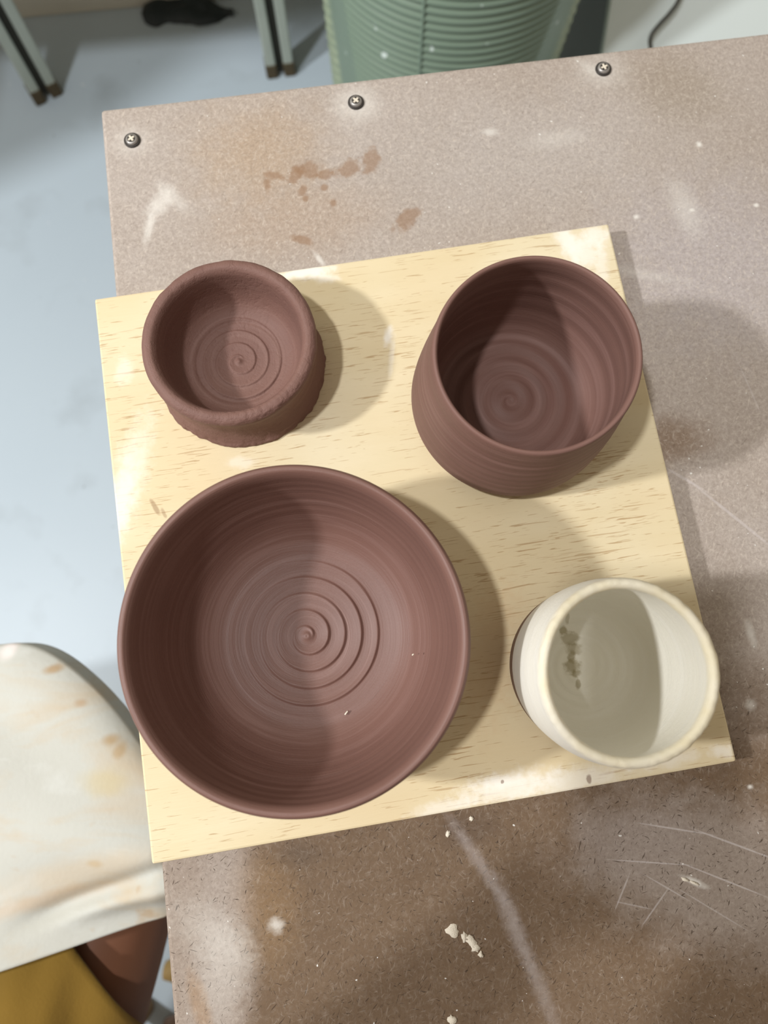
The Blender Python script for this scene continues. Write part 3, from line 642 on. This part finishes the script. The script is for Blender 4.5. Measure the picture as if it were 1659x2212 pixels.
s2 = obj('shorts_leg', me2, M_SHORT, person); s_ = s2.modifiers.new('thick', 'SOLIDIFY'); s_.thickness = 0.0025
# apron draped over the left thigh and knee
def m_apron():
    k = NT('apron_cloth', 0.75, 0.2); v = k.co()
    c = k.mix(k.noise(v, 7, 4, 0.6), lin((184, 183, 173)), lin((203, 203, 195)))
    str_ = k.noise(k.mapv(v, (0, 0, 0), (0, 0, 0.35), (8, 26, 8)), 1.0, 4, 0.6, 0.6)
    c = k.mix(k.rng(str_, 0.5, 0.72, 0, 0.75), c, lin((196, 178, 150)))
    c = k.mix(k.rng(k.noise(v, 26, 3, 0.6), 0.63, 0.74, 0, 0.7), c, lin((180, 150, 112)))
    c = k.mix(k.rng(str_, 0.42, 0.28, 0, 0.6), c, lin((213, 215, 210)))
    for x, y, rx, ry, an, col, am in ((105, 1446, 18, 8, -.3, (176, 140, 92), .7), (190, 1440, 40, 10, 0, (190, 160, 120), .6), (165, 1520, 12, 8, 0, (180, 148, 112), .6), (235, 1600, 14, 10, 0, (178, 146, 100), .7), (255, 1622, 10, 14, .3, (178, 146, 100), .6), (230, 1690, 40, 24, 0, (198, 182, 140), .6), (205, 1866, 14, 7, 0, (180, 150, 100), .6), (190, 1885, 160, 30, -.25, (206, 186, 156), .5), (80, 1960, 120, 16, -.25, (196, 166, 130), .5), (8, 1402, 14, 18, .3, (236, 226, 222), .8)):
        p = at(x, y, .58) - PO
        c = k.mix(k.math('MULTIPLY', k.blob(v, (p.x, p.y), rx * .00036, ry * .00036, -an, 0.7, k.noise(v, 60, 3), 1.0), am), c, lin(col))
    return k.done(c, k.bump(k.noise(v, 300, 3), 0.2, 0.001))
nu, nv = 110, 110; P = np.zeros((nu, nv, 3))
a0, a1 = at(0, 2078, .565), at(350, 1970, .545)
tA = at(60, 1402, .55)
for i in range(nu):
    s = i / (nu - 1); x = -0.56 + (0.56 - 0.085) * s
    yb = a0.y + (a1.y - a0.y) * (x - a0.x) / (a1.x - a0.x)
    if x > a1.x: yb = a1.y + 0.3 * (x - a1.x)
    e = max(0.0, (x + 0.275) / 0.16)
    yt = tA.y + 0.004 - 0.15 * min(e, 1.2) ** 1.7 + 0.006 * mnoise.noise(Vector((x * 14, 3.3, 0)))
    if x < -0.33: yt -= 0.25 * (-0.33 - x)
    for j in range(nv):
        q = -0.10 + 1.12 * j / (nv - 1)                    # below 0: the far edge hangs straight down
        t = max(q, 0.0)
        y = yt + (yb - yt) * t
        z = 0.578 - 0.010 * (2 * t - 0.85) ** 2
        z -= 0.006 * math.exp(-t * 14)
        if q < 0: z += q * 0.25; y += q * 0.0
        fall = max(0.0, x + 0.155); z -= 2.6 * fall ** 1.5 + 0.2 * fall
        f = 0.007 * math.sin(14 * (y + .30 * x) / 0.25 + 2.0 * mnoise.noise(Vector((x * 6, y * 6, 1)))) * (0.3 + t) + 0.010 * mnoise.noise(Vector((x * 9 + y * 4, y * 16, 2.2)))
        fold = 0.006 * math.exp(-(((y - a1.y) - 0.020 - 0.28 * (x - a1.x)) / 0.007) ** 2) * sm(np.array(x), -.24, -.19) - 0.008 * math.exp(-(((y - a1.y) - 0.036 - 0.40 * (x - a1.x)) / 0.007) ** 2) * sm(np.array(x), -.27, -.22)
        P[i, j] = Vector((x, y, z + f * (1 if q > 0 else .3) + float(fold))) - PO
ap = obj('apron', grid_mesh('apron', P), m_apron(), person)
md = ap.modifiers.new('thick', 'SOLIDIFY'); md.thickness = 0.0015; md.offset = 1

# the phone in the sitter's hands, its lens just behind the camera's own place
phone = empty('phone', (0, 0, 0)); tag(phone, 'black phone held in both hands of the seated person', 'phone')
phone.location = (0, 0, CAMZ); phone.rotation_euler = ROT
bm = bmesh.new(); box(bm, -0.060, 0.014, -0.132, 0.016, 0.006, 0.0138, 0.003, 3); obj('case', bm, plain('phone_case', lin((28, 28, 30)), 0.4, 0.4), phone, smooth=False)
bm = bmesh.new(); box(bm, -0.057, 0.011, -0.129, 0.013, 0.0138, 0.0142); obj('screen', bm, plain('phone_glass', lin((14, 14, 16)), 0.1, 0.5), phone, smooth=False)

# stool under the sitter and a pair of clogs beneath the table edge
stool = tag(empty('stool', (-0.43, -0.61, 0)), 'round wooden stool under the seated person', 'stool')
st = [(0.0001, 0.385), (0.16, 0.385), (0.168, 0.379), (0.168, 0.358), (0.16, 0.352), (0.0001, 0.352)]
obj('seat', lathe('seat', st, 64), M_LEGW, stool)
for i in range(4):
    a = PI / 4 + i * PI / 2
    obj('leg', tube_mesh('leg', [(0.10 * math.cos(a), 0.10 * math.sin(a), 0.355), (0.15 * math.cos(a), 0.15 * math.sin(a), 0.002)], [0.017, 0.014], 14), M_LEGW, stool)
M_CLOG = plain('tan_clog', lin((168, 140, 88)), 0.6, 0.3, var=0.1, scale=20)
M_CLOG2 = plain('brown_clog', lin((150, 124, 108)), 0.6, 0.3, var=0.1, scale=20)
def clog(name, mat):
    n, m = 30, 32; rows = []
    for i in range(n):
        s = i / (n - 1); wd = 0.046 * (math.sin(PI * min(max(s, .02), .98)) ** 0.42) * (0.86 + 0.22 * s); ht = 0.03 + 0.045 * sm(np.array(s), .25, .6) - 0.03 * sm(np.array(s), .75, 1.0)
        rows.append([(-0.12 + 0.24 * s, wd * .9 * math.cos(2 * PI * j / m), max(0.0, ht * (0.45 + 0.55 * math.sin(2 * PI * j / m)) - 0.0)) for j in range(m)])
    o = obj(name, grid_mesh(name, rows, wrap_v=True), mat)
    return o
c1 = tag(clog('clog', M_CLOG), 'tan clog on the floor peeking from under the table edge, farther from the viewer', 'shoe', 'clogs under the table'); c1.location = (at(540, 2096, .03)); c1.location.z = 0; c1.rotation_euler = (0, 0, 0.05)
c2 = tag(clog('clog', M_CLOG2), 'brown clog on the floor peeking from under the table edge, nearest the viewer', 'shoe', 'clogs under the table'); c2.location = (at(538, 2244, .03)); c2.location.z = 0; c2.rotation_euler = (0, 0, -0.05)
